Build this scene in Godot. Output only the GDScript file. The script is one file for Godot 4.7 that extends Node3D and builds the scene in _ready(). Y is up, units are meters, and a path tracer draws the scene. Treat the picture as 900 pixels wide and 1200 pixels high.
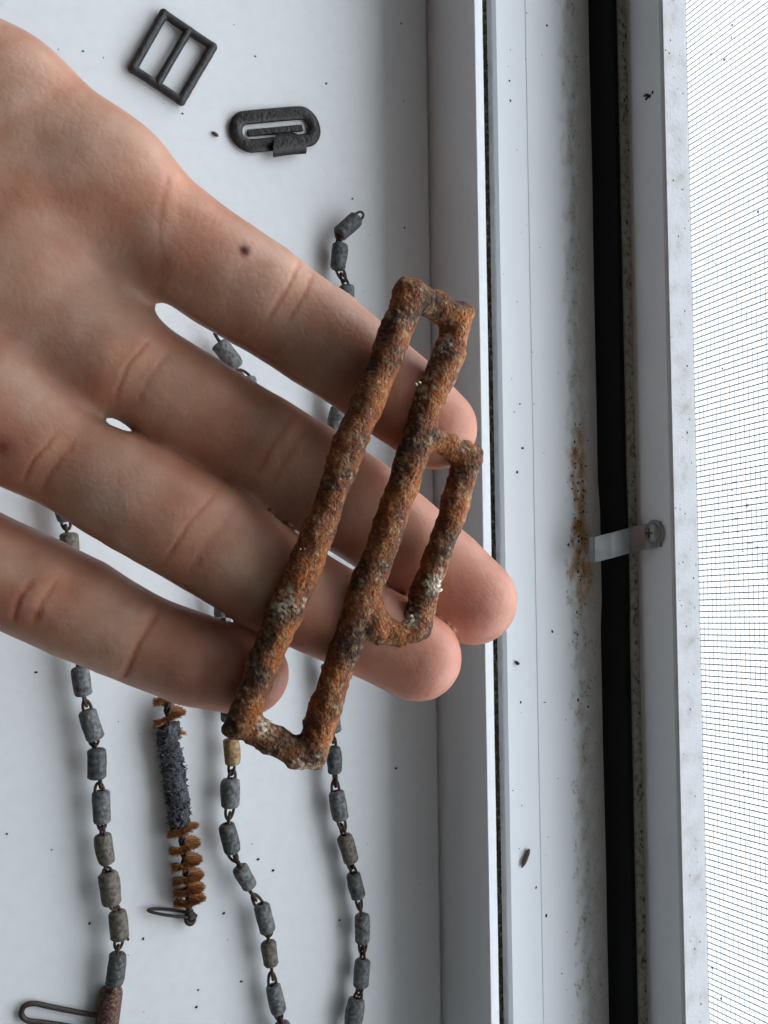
extends Node3D

const MM := 0.001
const ZA := -1000.0   # the two sides of the window opening
const ZB := 230.0
var rng := RandomNumberGenerator.new()
var noise_a := FastNoiseLite.new()
var noise_b := FastNoiseLite.new()
var noise_c := FastNoiseLite.new()
var names := {}

func v(x: float, y: float, z: float) -> Vector3:
	return Vector3(x, y, z)

# ---------------------------------------------------------------- naming and committing
func numbered(parent: Node, called: String) -> String:
	var key := str(parent.get_instance_id()) + "/" + called
	var k: int = names.get(key, 0)
	names[key] = k + 1
	return called if k == 0 else "%s_%03d" % [called, k]

func thing(called: String, label: String, category: String, at: Vector3, group := "") -> Node3D:
	var o := Node3D.new()
	o.name = numbered(self, called)
	add_child(o, true)
	o.position = at * MM
	tag(o, label, category, group)
	return o

func tag(o: Node, label: String, category: String, group := "") -> void:
	o.set_meta("label", label)
	o.set_meta("category", category)
	if group != "":
		o.set_meta("group", group)

func structure(o: Node, label := "", category := "") -> void:
	o.set_meta("kind", "structure")
	if label != "":
		tag(o, label, category)

# a mesh given in millimetres of the whole place becomes a named child; its origin moves to «org»
func put(called: String, b: Shape, mat: Material, parent: Node = self, org := Vector3.ZERO) -> MeshInstance3D:
	var o := MeshInstance3D.new()
	o.name = numbered(parent, called)
	o.mesh = b.mesh(org)
	o.material_override = mat
	o.cast_shadow = GeometryInstance3D.SHADOW_CASTING_SETTING_ON
	parent.add_child(o, true)
	return o

func put_top(called: String, b: Shape, mat: Material, org: Vector3) -> MeshInstance3D:
	var o := put(called, b, mat, self, org)
	o.position = org * MM
	return o

# ---------------------------------------------------------------- shapes
class Shape:
	var p := PackedVector3Array()
	var n := PackedVector3Array()
	var c := PackedColorArray()
	var t := PackedVector2Array()
	var i := PackedInt32Array()
	var colored := false
	var mapped := false

	func vert(a: Vector3, nn: Vector3, uv := Vector2.ZERO, col := Color.WHITE) -> int:
		p.append(a)
		n.append(nn)
		t.append(uv)
		c.append(col)
		return p.size() - 1

	# corners run counter-clockwise seen from outside
	func quad(a: Vector3, b: Vector3, cc: Vector3, d: Vector3) -> void:
		var nn := (b - a).cross(cc - a).normalized()
		var k := p.size()
		for q in [a, b, cc, d]:
			vert(q, nn)
		i.append_array([k, k + 2, k + 1, k, k + 3, k + 2])

	func tri(a: Vector3, b: Vector3, cc: Vector3) -> void:
		var nn := (b - a).cross(cc - a).normalized()
		var k := p.size()
		for q in [a, b, cc]:
			vert(q, nn)
		i.append_array([k, k + 2, k + 1])

	# box with chamfered edges; ax, ay, az are unit axes (right handed)
	func box(m: Vector3, s: Vector3, bev := 0.0, bas := Basis.IDENTITY) -> void:
		var h := s * 0.5
		var e := h - Vector3.ONE * bev
		for a in 3:
			for sg in [-1.0, 1.0]:
				var u := (a + 1) % 3
				var w := (a + 2) % 3
				var f := []
				for k in [[-1, -1], [1, -1], [1, 1], [-1, 1]]:
					var q := Vector3.ZERO
					q[a] = sg * h[a]
					q[u] = k[0] * e[u] * sg
					q[w] = k[1] * e[w]
					f.append(m + bas * q)
				quad(f[0], f[1], f[2], f[3])
		if bev <= 0.0:
			return
		for a in 3:
			var u := (a + 1) % 3
			var w := (a + 2) % 3
			for su in [-1.0, 1.0]:
				for sw in [-1.0, 1.0]:
					var f := []
					for k in [[0, -1], [0, 1], [1, 1], [1, -1]]:
						var q := Vector3.ZERO
						q[a] = k[1] * e[a]
						q[u] = su * (h[u] if k[0] == 0 else e[u])
						q[w] = sw * (e[w] if k[0] == 0 else h[w])
						f.append(m + bas * q)
					if su * sw > 0:
						f.reverse()
					quad(f[0], f[1], f[2], f[3])
		for sx in [-1.0, 1.0]:
			for sy in [-1.0, 1.0]:
				for sz in [-1.0, 1.0]:
					var a := m + bas * Vector3(sx * h.x, sy * e.y, sz * e.z)
					var b := m + bas * Vector3(sx * e.x, sy * h.y, sz * e.z)
					var d := m + bas * Vector3(sx * e.x, sy * e.y, sz * h.z)
					if sx * sy * sz > 0:
						tri(a, b, d)
					else:
						tri(a, d, b)

	# swept tube; radii per point; optional squash along «flat»
	func tube(path: Array, radii: Array, sides := 8, closed := false, flat := Vector3.ZERO, squash := 1.0, cap := true) -> void:
		var cnt := path.size()
		var first := p.size()
		var up := Vector3.UP
		var dir0: Vector3 = (path[1] - path[0]).normalized()
		if absf(dir0.dot(up)) > 0.9:
			up = Vector3.RIGHT
		var side := dir0.cross(up).normalized()
		for k in cnt:
			var a: Vector3 = path[k - 1] if k > 0 else (path[cnt - 1] if closed else path[0])
			var b: Vector3 = path[k + 1] if k < cnt - 1 else (path[0] if closed else path[k])
			var dir := (b - a).normalized()
			side = (side - dir * side.dot(dir)).normalized()
			var oth := side.cross(dir)
			for s in sides:
				var ang := TAU * s / sides
				var off := side * cos(ang) + oth * sin(ang)
				var nn := off
				var d: Vector3 = off * radii[k % radii.size()]
				if flat != Vector3.ZERO:
					d -= flat * d.dot(flat) * (1.0 - squash)
					nn = (nn + flat * nn.dot(flat) * (1.0 / squash - 1.0)).normalized()
				vert(path[k] + d, nn, Vector2(float(s) / sides, float(k) / cnt))
		var rings := cnt if closed else cnt - 1
		for k in rings:
			for s in sides:
				var a := first + k * sides + s
				var b := first + k * sides + (s + 1) % sides
				var d := first + ((k + 1) % cnt) * sides + s
				var e := first + ((k + 1) % cnt) * sides + (s + 1) % sides
				i.append_array([a, b, d, b, e, d])
		if cap and not closed:
			for e in [0, cnt - 1]:
				var nn: Vector3 = (path[0] - path[1]).normalized() if e == 0 else (path[e] - path[e - 1]).normalized()
				var mid := vert(path[e], nn)
				for s in sides:
					var a: int = first + int(e) * sides + s
					var b: int = first + int(e) * sides + (s + 1) % sides
					var ka := vert(p[a], nn)
					var kb := vert(p[b], nn)
					if e == 0:
						i.append_array([mid, kb, ka])
					else:
						i.append_array([mid, ka, kb])

	# prism of a polygon lying in x and y (counter-clockwise), from z0 to z1
	func strip(prof: Array, z0: float, z1: float) -> void:
		for k in prof.size():
			var a: Vector2 = prof[k]
			var b: Vector2 = prof[(k + 1) % prof.size()]
			quad(Vector3(a.x, a.y, z1), Vector3(a.x, a.y, z0), Vector3(b.x, b.y, z0), Vector3(b.x, b.y, z1))
		for e in 2:
			var z := z0 if e == 0 else z1
			var pts := PackedVector2Array()
			for q in prof:
				pts.append(q)
			var tr := Geometry2D.triangulate_polygon(pts)
			for k in range(0, tr.size(), 3):
				var a := Vector3(pts[tr[k]].x, pts[tr[k]].y, z)
				var b := Vector3(pts[tr[k + 1]].x, pts[tr[k + 1]].y, z)
				var d := Vector3(pts[tr[k + 2]].x, pts[tr[k + 2]].y, z)
				if ((b - a).cross(d - a).z > 0) == (e == 1):
					tri(a, b, d)
				else:
					tri(a, d, b)

	func mesh(org: Vector3) -> ArrayMesh:
		var q := PackedVector3Array()
		q.resize(p.size())
		for k in p.size():
			q[k] = (p[k] - org) * 0.001
		var arr := []
		arr.resize(Mesh.ARRAY_MAX)
		arr[Mesh.ARRAY_VERTEX] = q
		arr[Mesh.ARRAY_NORMAL] = n
		arr[Mesh.ARRAY_INDEX] = i
		if mapped:
			arr[Mesh.ARRAY_TEX_UV] = t
		if colored:
			arr[Mesh.ARRAY_COLOR] = c
		var m := ArrayMesh.new()
		m.add_surface_from_arrays(Mesh.PRIMITIVE_TRIANGLES, arr)
		return m

# ---------------------------------------------------------------- distance field and surface nets
class Field:
	var lo: Vector3
	var h: float
	var nx: int
	var ny: int
	var nz: int
	var d := PackedFloat32Array()

	func _init(a: Vector3, b: Vector3, cell: float) -> void:
		lo = a
		h = cell
		nx = int((b.x - a.x) / cell) + 2
		ny = int((b.y - a.y) / cell) + 2
		nz = int((b.z - a.z) / cell) + 2
		d.resize(nx * ny * nz)
		d.fill(1000.0)

	func again() -> Field:
		var f := Field.new(lo, lo, h)
		f.nx = nx
		f.ny = ny
		f.nz = nz
		f.d.resize(nx * ny * nz)
		f.d.fill(1000.0)
		return f

	func span(a: Vector3, b: Vector3, r: float) -> Array:
		var l := (a.min(b) - Vector3.ONE * r - lo) / h
		var u := (a.max(b) + Vector3.ONE * r - lo) / h
		return [maxi(0, int(l.x)), mini(nx - 1, int(u.x) + 1), maxi(0, int(l.y)), mini(ny - 1, int(u.y) + 1), maxi(0, int(l.z)), mini(nz - 1, int(u.z) + 1)]

	# tapered capsule joined with a smooth minimum of width k; thickness along «flat» scaled by 1 / sq
	func cone(a: Vector3, b: Vector3, ra: float, rb: float, k: float, margin: float, flat := Vector3.ZERO, sq := 1.0) -> void:
		var s := span(a, b, maxf(ra, rb) + margin)
		var ab := b - a
		var inv := 1.0 / maxf(ab.length_squared(), 1e-6)
		var ik := 1.0 / maxf(k, 1e-6)
		var flatten := sq != 1.0
		for z in range(s[4], s[5] + 1):
			for y in range(s[2], s[3] + 1):
				var at: int = (z * ny + y) * nx
				var q := Vector3(lo.x - a.x, lo.y + y * h - a.y, lo.z + z * h - a.z)
				for x in range(s[0], s[1] + 1):
					var w := Vector3(q.x + x * h, q.y, q.z)
					var u := clampf(w.dot(ab) * inv, 0.0, 1.0)
					var e := w - ab * u
					if flatten:
						e += flat * (e.dot(flat) * (sq - 1.0))
					var dd := e.length() - ra - (rb - ra) * u
					if dd < margin:
						var o := d[at + x]
						var g := k - absf(dd - o)
						if g > 0.0:
							d[at + x] = minf(dd, o) - g * g * 0.25 * ik
						elif dd < o:
							d[at + x] = dd

	func rbox(m: Vector3, bas: Basis, half: Vector3, r: float, k: float, margin: float, cut := false) -> void:
		var reach := Vector3.ONE * (half.length() + r)
		var s := span(m - reach, m + reach, margin)
		var ib := bas.transposed()
		for z in range(s[4], s[5] + 1):
			for y in range(s[2], s[3] + 1):
				var at: int = (z * ny + y) * nx
				for x in range(s[0], s[1] + 1):
					var q := (ib * (Vector3(lo.x + x * h, lo.y + y * h, lo.z + z * h) - m)).abs() - half
					var dd := q.max(Vector3.ZERO).length() + minf(maxf(q.x, maxf(q.y, q.z)), 0.0) - r
					var o := d[at + x]
					if cut:
						d[at + x] = maxf(o, -dd)
					elif dd < margin:
						var g := k - absf(dd - o)
						d[at + x] = minf(dd, o) - (g * g * 0.25 / k if g > 0.0 and k > 0.0 else 0.0)

	func surface(paint = null, relax := 0) -> Shape:
		var out := Shape.new()
		var where := PackedInt32Array()
		where.resize(d.size())
		where.fill(-1)
		var cells := PackedInt32Array()
		var lim := 4.0 * h
		var sx := 1
		var sy := nx
		var sz := nx * ny
		var offs := [0, sx, sy, sx + sy, sz, sx + sz, sy + sz, sx + sy + sz]
		var corner := [Vector3(0, 0, 0), Vector3(1, 0, 0), Vector3(0, 1, 0), Vector3(1, 1, 0), Vector3(0, 0, 1), Vector3(1, 0, 1), Vector3(0, 1, 1), Vector3(1, 1, 1)]
		var edges := [[0, 1], [2, 3], [4, 5], [6, 7], [0, 2], [1, 3], [4, 6], [5, 7], [0, 4], [1, 5], [2, 6], [3, 7]]
		for z in nz - 1:
			for y in ny - 1:
				var at := (z * ny + y) * nx
				for x in nx - 1:
					var d0 := d[at + x]
					if d0 > lim or d0 < -lim:
						continue
					var id := at + x
					var neg := 0
					for o in offs:
						if d[id + o] < 0.0:
							neg += 1
					if neg == 0 or neg == 8:
						continue
					var sum := Vector3.ZERO
					var cnt := 0
					for e in edges:
						var fa := d[id + offs[e[0]]]
						var fb := d[id + offs[e[1]]]
						if (fa < 0.0) != (fb < 0.0):
							sum += (corner[e[0]] as Vector3).lerp(corner[e[1]], fa / (fa - fb))
							cnt += 1
					where[id] = out.p.size()
					cells.append(id)
					out.p.append(lo + (Vector3(x, y, z) + sum / cnt) * h)
		var quads := PackedInt32Array()
		for id in cells:
			var a := d[id] < 0.0
			for ax in 3:
				var step: int = [sx, sy, sz][ax]
				var b := d[id + step] < 0.0
				if a == b:
					continue
				var u: int = [sy, sz, sx][ax]
				var w: int = [sz, sx, sy][ax]
				if id - u - w < 0:
					continue
				var q := [where[id], where[id - u], where[id - u - w], where[id - w]]
				if q.min() < 0:
					continue
				# outward points along +axis when a is inside
				if a:
					quads.append_array([q[0], q[1], q[2], q[3]])
				else:
					quads.append_array([q[0], q[3], q[2], q[1]])
		for pass_ in relax:
			var acc := PackedVector3Array()
			acc.resize(out.p.size())
			var num := PackedFloat32Array()
			num.resize(out.p.size())
			for k in range(0, quads.size(), 4):
				for e in 4:
					var a := quads[k + e]
					var b := quads[k + (e + 1) % 4]
					acc[a] += out.p[b]
					num[a] += 1.0
					acc[b] += out.p[a]
					num[b] += 1.0
			for k in out.p.size():
				if num[k] > 0.0:
					out.p[k] = out.p[k].lerp(acc[k] / num[k], 0.5)
		out.n.resize(out.p.size())
		for k in range(0, quads.size(), 4):
			var a := quads[k]
			var b := quads[k + 1]
			var c := quads[k + 2]
			var e := quads[k + 3]
			var nn := (out.p[c] - out.p[a]).cross(out.p[e] - out.p[b])
			for j in [a, b, c, e]:
				out.n[j] += nn
			out.i.append_array([a, c, b, a, e, c])
		out.t.resize(out.p.size())
		out.c.resize(out.p.size())
		for k in out.p.size():
			out.n[k] = out.n[k].normalized()
			if paint != null:
				out.c[k] = paint.call(out.p[k], out.n[k])
		out.colored = paint != null
		return out

# ---------------------------------------------------------------- materials
func lin(r: float, g: float, b: float) -> Color:
	return Color(r, g, b).linear_to_srgb()

func plain(col: Color, rough := 0.6, metal := 0.0) -> StandardMaterial3D:
	var m := StandardMaterial3D.new()
	m.albedo_color = col
	m.roughness = rough
	m.metallic = metal
	return m

func noise_image(size: int, freq: float, octaves: int, sd: int, kind := FastNoiseLite.TYPE_SIMPLEX_SMOOTH) -> Image:
	var f := FastNoiseLite.new()
	f.noise_type = kind
	f.frequency = freq
	f.fractal_octaves = octaves
	f.seed = sd
	var im := f.get_seamless_image(size, size)
	im.convert(Image.FORMAT_L8)
	return im

# a tiling colour picture: each grey of the noise looked up on a ramp
func ramp_image(src: Image, stops: Array) -> Image:
	var g := Gradient.new()
	g.offsets = PackedFloat32Array()
	g.colors = PackedColorArray()
	for s in stops:
		g.add_point(s[0], s[1])
	var lut := PackedByteArray()
	for k in 256:
		var col := g.sample(k / 255.0)
		lut.append_array([int(clampf(col.r, 0, 1) * 255), int(clampf(col.g, 0, 1) * 255), int(clampf(col.b, 0, 1) * 255)])
	var data := src.get_data()
	var out := PackedByteArray()
	out.resize(data.size() * 3)
	for k in data.size():
		var a := data[k] * 3
		out[k * 3] = lut[a]
		out[k * 3 + 1] = lut[a + 1]
		out[k * 3 + 2] = lut[a + 2]
	return Image.create_from_data(src.get_width(), src.get_height(), false, Image.FORMAT_RGB8, out)

func textured(col: Color, img: Image, tile_mm: float, rough: float, bump: Image = null, bump_mm := 0.0, metal := 0.0) -> StandardMaterial3D:
	var m := plain(col, rough, metal)
	m.uv1_triplanar = true
	m.uv1_world_triplanar = true
	m.uv1_scale = Vector3.ONE * (1000.0 / tile_mm)
	if img != null:
		m.albedo_texture = ImageTexture.create_from_image(img)
	if bump != null:
		m.heightmap_enabled = true
		m.heightmap_texture = ImageTexture.create_from_image(bump)
		m.heightmap_scale = bump_mm * 0.1
	return m

var M := {}

func make_materials() -> void:
	var fine := noise_image(512, 0.09, 4, 11)
	var soft := noise_image(256, 0.012, 4, 12)
	var white := ramp_image(noise_image(512, 0.03, 5, 13), [[0.0, Color(0.975, 0.974, 0.97)], [0.4, Color(0.99, 0.99, 0.988)], [1.0, Color(1, 1, 1)]])
	M.sill = textured(lin(0.74, 0.76, 0.775), white, 70.0, 0.42, fine, 0.008)
	M.frame = textured(lin(0.72, 0.74, 0.755), white, 55.0, 0.38, fine, 0.012)
	M.lip = textured(lin(0.77, 0.79, 0.81), white, 55.0, 0.2)
	M.lip.clearcoat_enabled = true
	M.lip.clearcoat = 0.3
	M.lip.clearcoat_roughness = 0.15
	var dirt := ramp_image(noise_image(512, 0.035, 5, 14), [[0.0, Color(0.5, 0.44, 0.36)], [0.36, Color(0.76, 0.73, 0.67)], [0.5, Color(0.84, 0.83, 0.8)], [1.0, Color(0.92, 0.92, 0.9)]])
	M.ledge = textured(lin(0.46, 0.44, 0.39), dirt, 45.0, 0.8, fine, 0.12)
	var weather := ramp_image(noise_image(512, 0.014, 6, 15), [[0.0, Color(0.8, 0.78, 0.74)], [0.25, Color(0.92, 0.915, 0.905)], [0.5, Color(0.96, 0.96, 0.96)], [1.0, Color(1, 1, 1)]])
	M.rail = textured(lin(0.58, 0.59, 0.605), weather, 60.0, 0.55, fine, 0.04)
	M.channel = textured(lin(0.5, 0.48, 0.44), ramp_image(noise_image(256, 0.06, 5, 16), [[0.0, Color(0.14, 0.1, 0.06)], [0.45, Color(0.26, 0.21, 0.15)], [0.65, Color(0.5, 0.46, 0.4)], [1.0, Color(0.75, 0.73, 0.7)]]), 30.0, 0.9, fine, 0.25)
	M.rubber = textured(lin(0.006, 0.006, 0.006), null, 30.0, 0.8, fine, 0.05)
	M.rubber.metallic_specular = 0.25
	M.crumb = plain(lin(0.035, 0.028, 0.022), 0.9)
	M.husk = plain(lin(0.09, 0.055, 0.035), 0.8)
	M.mesh = plain(lin(0.14, 0.14, 0.145), 0.5, 0.0)
	M.zinc = textured(lin(0.30, 0.305, 0.31), ramp_image(soft, [[0.0, Color(0.78, 0.77, 0.75)], [0.5, Color(0.9, 0.9, 0.9)], [1.0, Color(1, 1, 1)]]), 22.0, 0.38, fine, 0.04, 0.35)
	M.screw = textured(lin(0.45, 0.45, 0.43), ramp_image(fine, [[0.0, Color(0.25, 0.2, 0.15)], [0.5, Color(0.8, 0.8, 0.8)], [1.0, Color(1, 1, 1)]]), 14.0, 0.4, null, 0.0, 0.8)
	M.wall = textured(lin(0.42, 0.41, 0.39), white, 400.0, 0.8)
	M.concrete = textured(lin(0.35, 0.35, 0.347), white, 900.0, 0.9)
	M.ceiling = textured(lin(0.5, 0.5, 0.48), white, 400.0, 0.85)
	M.floor = textured(lin(0.2, 0.15, 0.11), ramp_image(soft, [[0.0, Color(0.6, 0.55, 0.5)], [1.0, Color(1, 1, 1)]]), 700.0, 0.5)
	# oxidised lead, three castings
	var lead_n := noise_image(512, 0.03, 5, 21)
	var lead_b := noise_image(512, 0.07, 4, 22)
	M.lead = []
	for k in 4:
		var st: Array = [
			[[0.0, Color(0.2, 0.18, 0.16)], [0.38, Color(0.40, 0.41, 0.415)], [0.6, Color(0.52, 0.535, 0.545)], [1.0, Color(0.70, 0.71, 0.70)]],
			[[0.0, Color(0.14, 0.135, 0.135)], [0.4, Color(0.31, 0.325, 0.335)], [0.62, Color(0.42, 0.435, 0.445)], [1.0, Color(0.6, 0.605, 0.6)]],
			[[0.0, Color(0.24, 0.17, 0.11)], [0.4, Color(0.42, 0.385, 0.33)], [0.6, Color(0.53, 0.51, 0.46)], [1.0, Color(0.62, 0.61, 0.58)]],
			[[0.0, Color(0.4, 0.27, 0.15)], [0.4, Color(0.66, 0.52, 0.34)], [0.6, Color(0.76, 0.65, 0.47)], [1.0, Color(0.8, 0.76, 0.66)]]][k]
		M.lead.append(textured(Color(0.8, 0.79, 0.78), ramp_image(lead_n, st), 24.0, 0.7, lead_b, 0.12))
	M.link = textured(Color(1, 1, 1), ramp_image(lead_n, [[0.0, Color(0.1, 0.07, 0.05)], [0.45, Color(0.24, 0.17, 0.12)], [0.65, Color(0.34, 0.22, 0.15)], [1.0, Color(0.5, 0.36, 0.26)]]), 9.0, 0.6, lead_b, 0.15, 0.25)
	M.tube = textured(Color(1, 1, 1), ramp_image(lead_n, [[0.0, Color(0.13, 0.08, 0.06)], [0.45, Color(0.34, 0.22, 0.17)], [0.6, Color(0.46, 0.34, 0.28)], [1.0, Color(0.6, 0.52, 0.46)]]), 14.0, 0.5, lead_b, 0.2, 0.4)
	M.wire = textured(Color(1, 1, 1), ramp_image(lead_n, [[0.0, Color(0.09, 0.07, 0.06)], [0.5, Color(0.22, 0.18, 0.16)], [1.0, Color(0.4, 0.34, 0.3)]]), 9.0, 0.5, lead_b, 0.1, 0.4)
	M.amber = plain(lin(0.36, 0.135, 0.035), 0.5)
	M.amber.backlight_enabled = true
	M.amber.backlight = Color(0.5, 0.22, 0.06)
	M.amber_dark = plain(lin(0.2, 0.075, 0.028), 0.55)
	M.amber_pale = plain(lin(0.42, 0.2, 0.065), 0.5)
	M.grime = textured(Color(1, 1, 1), ramp_image(lead_n, [[0.0, Color(0.06, 0.06, 0.065)], [0.5, Color(0.24, 0.24, 0.26)], [1.0, Color(0.5, 0.51, 0.54)]]), 8.0, 0.7)
	M.black = textured(Color(0.82, 0.82, 0.82), ramp_image(lead_n, [[0.0, Color(0.11, 0.1, 0.1)], [0.5, Color(0.165, 0.15, 0.155)], [1.0, Color(0.3, 0.285, 0.285)]]), 40.0, 0.5, lead_b, 0.12)
	M.gunmetal = textured(Color(0.66, 0.66, 0.66), ramp_image(lead_n, [[0.0, Color(0.14, 0.13, 0.12)], [0.5, Color(0.26, 0.25, 0.245)], [1.0, Color(0.4, 0.37, 0.34)]]), 40.0, 0.42, lead_b, 0.12, 0.45)
	M.rust = textured(Color(1, 1, 1), ramp_image(noise_image(512, 0.05, 5, 31), [[0.0, Color(0.5, 0.45, 0.42)], [0.5, Color(0.85, 0.84, 0.82)], [1.0, Color(1, 1, 1)]]), 17.0, 0.85, noise_image(512, 0.045, 5, 32), 0.32)
	M.rust.vertex_color_use_as_albedo = true
	M.chip = plain(lin(0.66, 0.60, 0.48), 0.3)

# ---------------------------------------------------------------- the setting
func frame_part(called: String, prof: Array, mat: Material, parent: Node, org: Vector3) -> MeshInstance3D:
	var b := Shape.new()
	b.strip(prof, ZA, ZB)
	return put(called, b, mat, parent, org)

func build_room() -> void:
	# the room whose one window lights the sill
	var boxes := [
		["ground", v(4800, -1010, 0), v(30000, 20, 30000), M.concrete],
		["added_eave", v(490, 1200, 0), v(610, 110, 3098), M.ceiling],  # unseen overhang, added to block the high sky light
		["room_floor", v(-1350, -900, 0), v(2700, 100, 3300), M.floor],
		["room_ceiling", v(-1200, 1600, 0), v(3000, 100, 3300), M.ceiling],
		["room_wall", v(-2650, 350, 0), v(100, 2398, 3298), M.wall],
		["room_wall", v(-1175, 350, -1600), v(2848, 2398, 100), M.wall],
		["room_wall", v(-1175, 350, 1600), v(2848, 2398, 100), M.wall],
		["room_wall", v(72, -434, 0), v(220, 828, 3098), M.wall],
		["room_wall", v(72, 1325, 0), v(220, 448, 3098), M.wall],
		["room_wall", v(72, 540, (ZA - 1550) * 0.5), v(220, 1118, ZA + 1546), M.wall],
		["room_wall", v(72, 540, (ZB + 1550) * 0.5), v(220, 1118, 1546 - ZB), M.wall]]
	for q in boxes:
		var b := Shape.new()
		b.box(q[1], q[2])
		var o := put(q[0], b, q[3])
		structure(o)

func build_window() -> void:
	var b := Shape.new()
	b.box(v(33, -9.5, (ZA + ZB) * 0.5), v(186, 19, ZB - ZA), 1.2)
	structure(put("window_sill", b, M.sill))
	var org := v(150, 0, 0)
	var w := thing("window_frame", "white dirty metal window frame with black rubber strip beside the sill", "window frame", org)
	# upright lip with a narrow top, and a thin inner flange down into the channel
	var lp := [Vector2(126, -19), Vector2(128.6, -19), Vector2(128.6, 23.6), Vector2(128.4, 23.8), Vector2(126.2, 23.8), Vector2(126, 23.6)]
	frame_part("inner_lip", lp, M.lip, w, org)
	frame_part("channel_floor", [Vector2(128.6, 4), Vector2(135.3, 4), Vector2(135.3, 15.0), Vector2(132, 14.6), Vector2(128.6, 15.0)], M.channel, w, org)
	var tr := [Vector2(135.6, -19), Vector2(167.1, -19), Vector2(167.1, 18), Vector2(136.3, 18), Vector2(135.6, 17.3)]
	var track := Shape.new()
	track.strip(tr, ZA, ZB)
	track.mapped = true
	for k in track.p.size():
		track.t[k] = Vector2((track.p[k].x - 135.0) / 33.0, (track.p[k].z + 160.0) / 320.0)
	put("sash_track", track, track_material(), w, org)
	b = Shape.new()
	b.box(v(135.45, 10.5, (ZA + ZB) * 0.5), v(0.3, 13.2, ZB - ZA - 2), 0.05)
	put("channel_wall", b, M.rail, w, org)
	# fine seam line along the track: a thin raised fin
	b = Shape.new()
	b.box(v(145.6, 18.05, (ZA + ZB) * 0.5), v(0.3, 0.14, ZB - ZA - 2), 0.08)
	put("seam_ridge", b, M.frame, w, org)
	# rubber weatherstrip, slightly wavy
	b = Shape.new()
	var prev := []
	for s in 154:
		var z := ZA + s * 8.0
		var wob := 0.35 * noise_a.get_noise_1d(z * 0.9)
		if z > -14 and z < 18:
			wob += 0.5
		var ring := [v(166.6 + wob, 18.004, z), v(168.9, 18.004, z), v(168.9, 27.2, z), v(168.1 + wob * 0.5, 28.1, z), v(167.0 + wob, 27.7, z)]
		if s > 0:
			for k in 5:
				var kk := (k + 1) % 5
				b.quad(prev[k], prev[kk], ring[kk], ring[k])
		prev = ring
	for k in b.n.size():
		b.n[k] = -b.n[k] if b.n[k].dot(b.p[k] - v(168, 23, b.p[k].z)) < 0 else b.n[k]
	put("rubber_weatherstrip", b, M.rubber, w, org)
	frame_part("dirty_ledge", [Vector2(168.9, -19), Vector2(176, -19), Vector2(176, 27.4), Vector2(169.3, 27.4), Vector2(168.9, 27.0)], M.ledge, w, org)
	frame_part("screen_rail", [Vector2(171.9, 27.4), Vector2(180.2, 27.4), Vector2(180.2, 40.6), Vector2(172.4, 40.6), Vector2(171.9, 40.1)], M.frame, w, org)
	frame_part("rail_top", [Vector2(172.2, 40.6), Vector2(180.1, 40.6), Vector2(180.1, 41.0), Vector2(172.5, 41.0)], M.rail, w, org)
	for s in [-1.0, 1.0]:
		b = Shape.new()
		b.box(v(176, 590, ZB - 9 if s > 0 else ZA + 9), v(13, 1098, 18), 1.0)
		put("side_rail", b, M.frame, w, org)
	b = Shape.new()
	b.box(v(176, 1131, (ZA + ZB) * 0.5), v(13, 18, ZB - ZA - 36), 1.0)
	put("head_rail", b, M.frame, w, org)

	# insect screen: two layers of wire
	var so := v(179.6, 41, 0)
	var sc := thing("insect_screen", "grey wire insect screen standing upright over the white rail", "window screen", so)
	var skew := -0.0685
	var warp := Shape.new()
	var y := 37.4
	while y < 1122.0:
		var x := 180.75
		wire(warp, v(x, y + 0.25 * noise_a.get_noise_1d(y * 7.0), ZA + 18), v(x, y + 0.25 * noise_a.get_noise_1d(y * 7.0 + 900), ZB - 18), 0.085)
		y += 1.5 if y < 400 else 3.0
	var o := put("cross_wires", warp, M.mesh, sc, so)
	o.set_meta("kind", "stuff")
	var weft := Shape.new()
	var z := ZA + 20.0
	while z < ZB - 20.0:
		var jit := 0.16 * noise_a.get_noise_1d(z * 5.0)
		var pts := []
		for s in 7:
			var yy: float = [36.0, 50.0, 62.0, 80.0, 120.0, 400.0, 1122.0][s]
			pts.append(v(180.45 + 0.05 * sin(z + s), yy, z + jit + skew * minf(yy - 41.0, 400.0) + 0.1 * noise_b.get_noise_2d(z * 3.0, yy)))
		for s in 6:
			wire(weft, pts[s], pts[s + 1], 0.145)
		z += 1.5
	o = put("upright_wires", weft, M.mesh, sc, so)
	o.set_meta("kind", "stuff")
	# lint and specks caught in the screen
	var lint := Shape.new()
	for k in 40:
		var a := v(179.7, 42.0 + 60.0 * rng.randf(), rng.randf_range(-150, 150))
		crumb(lint, a + v(0.5, 0, 0), v(0.15, rng.randf_range(0.15, 0.5), rng.randf_range(0.15, 0.5)))
	for k in 26:
		var a := v(179.7, rng.randf_range(50, 62), rng.randf_range(-14, 8))
		crumb(lint, a + v(0.5, 0, 0), v(0.12, rng.randf_range(0.4, 1.4), 0.1))
	o = put("lint", lint, M.crumb, sc, so)
	o.set_meta("kind", "stuff")

func wire(b: Shape, a: Vector3, c: Vector3, r: float) -> void:
	var dir := (c - a).normalized()
	var s := dir.cross(v(1, 0, 0)).normalized() * r
	var q := v(r, 0, 0)
	var k := [q, s, -q, -s]
	for j in 4:
		var m: Vector3 = k[j]
		var w: Vector3 = k[(j + 1) % 4]
		b.quad(a + m, a + w, c + w, c + m)

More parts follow.
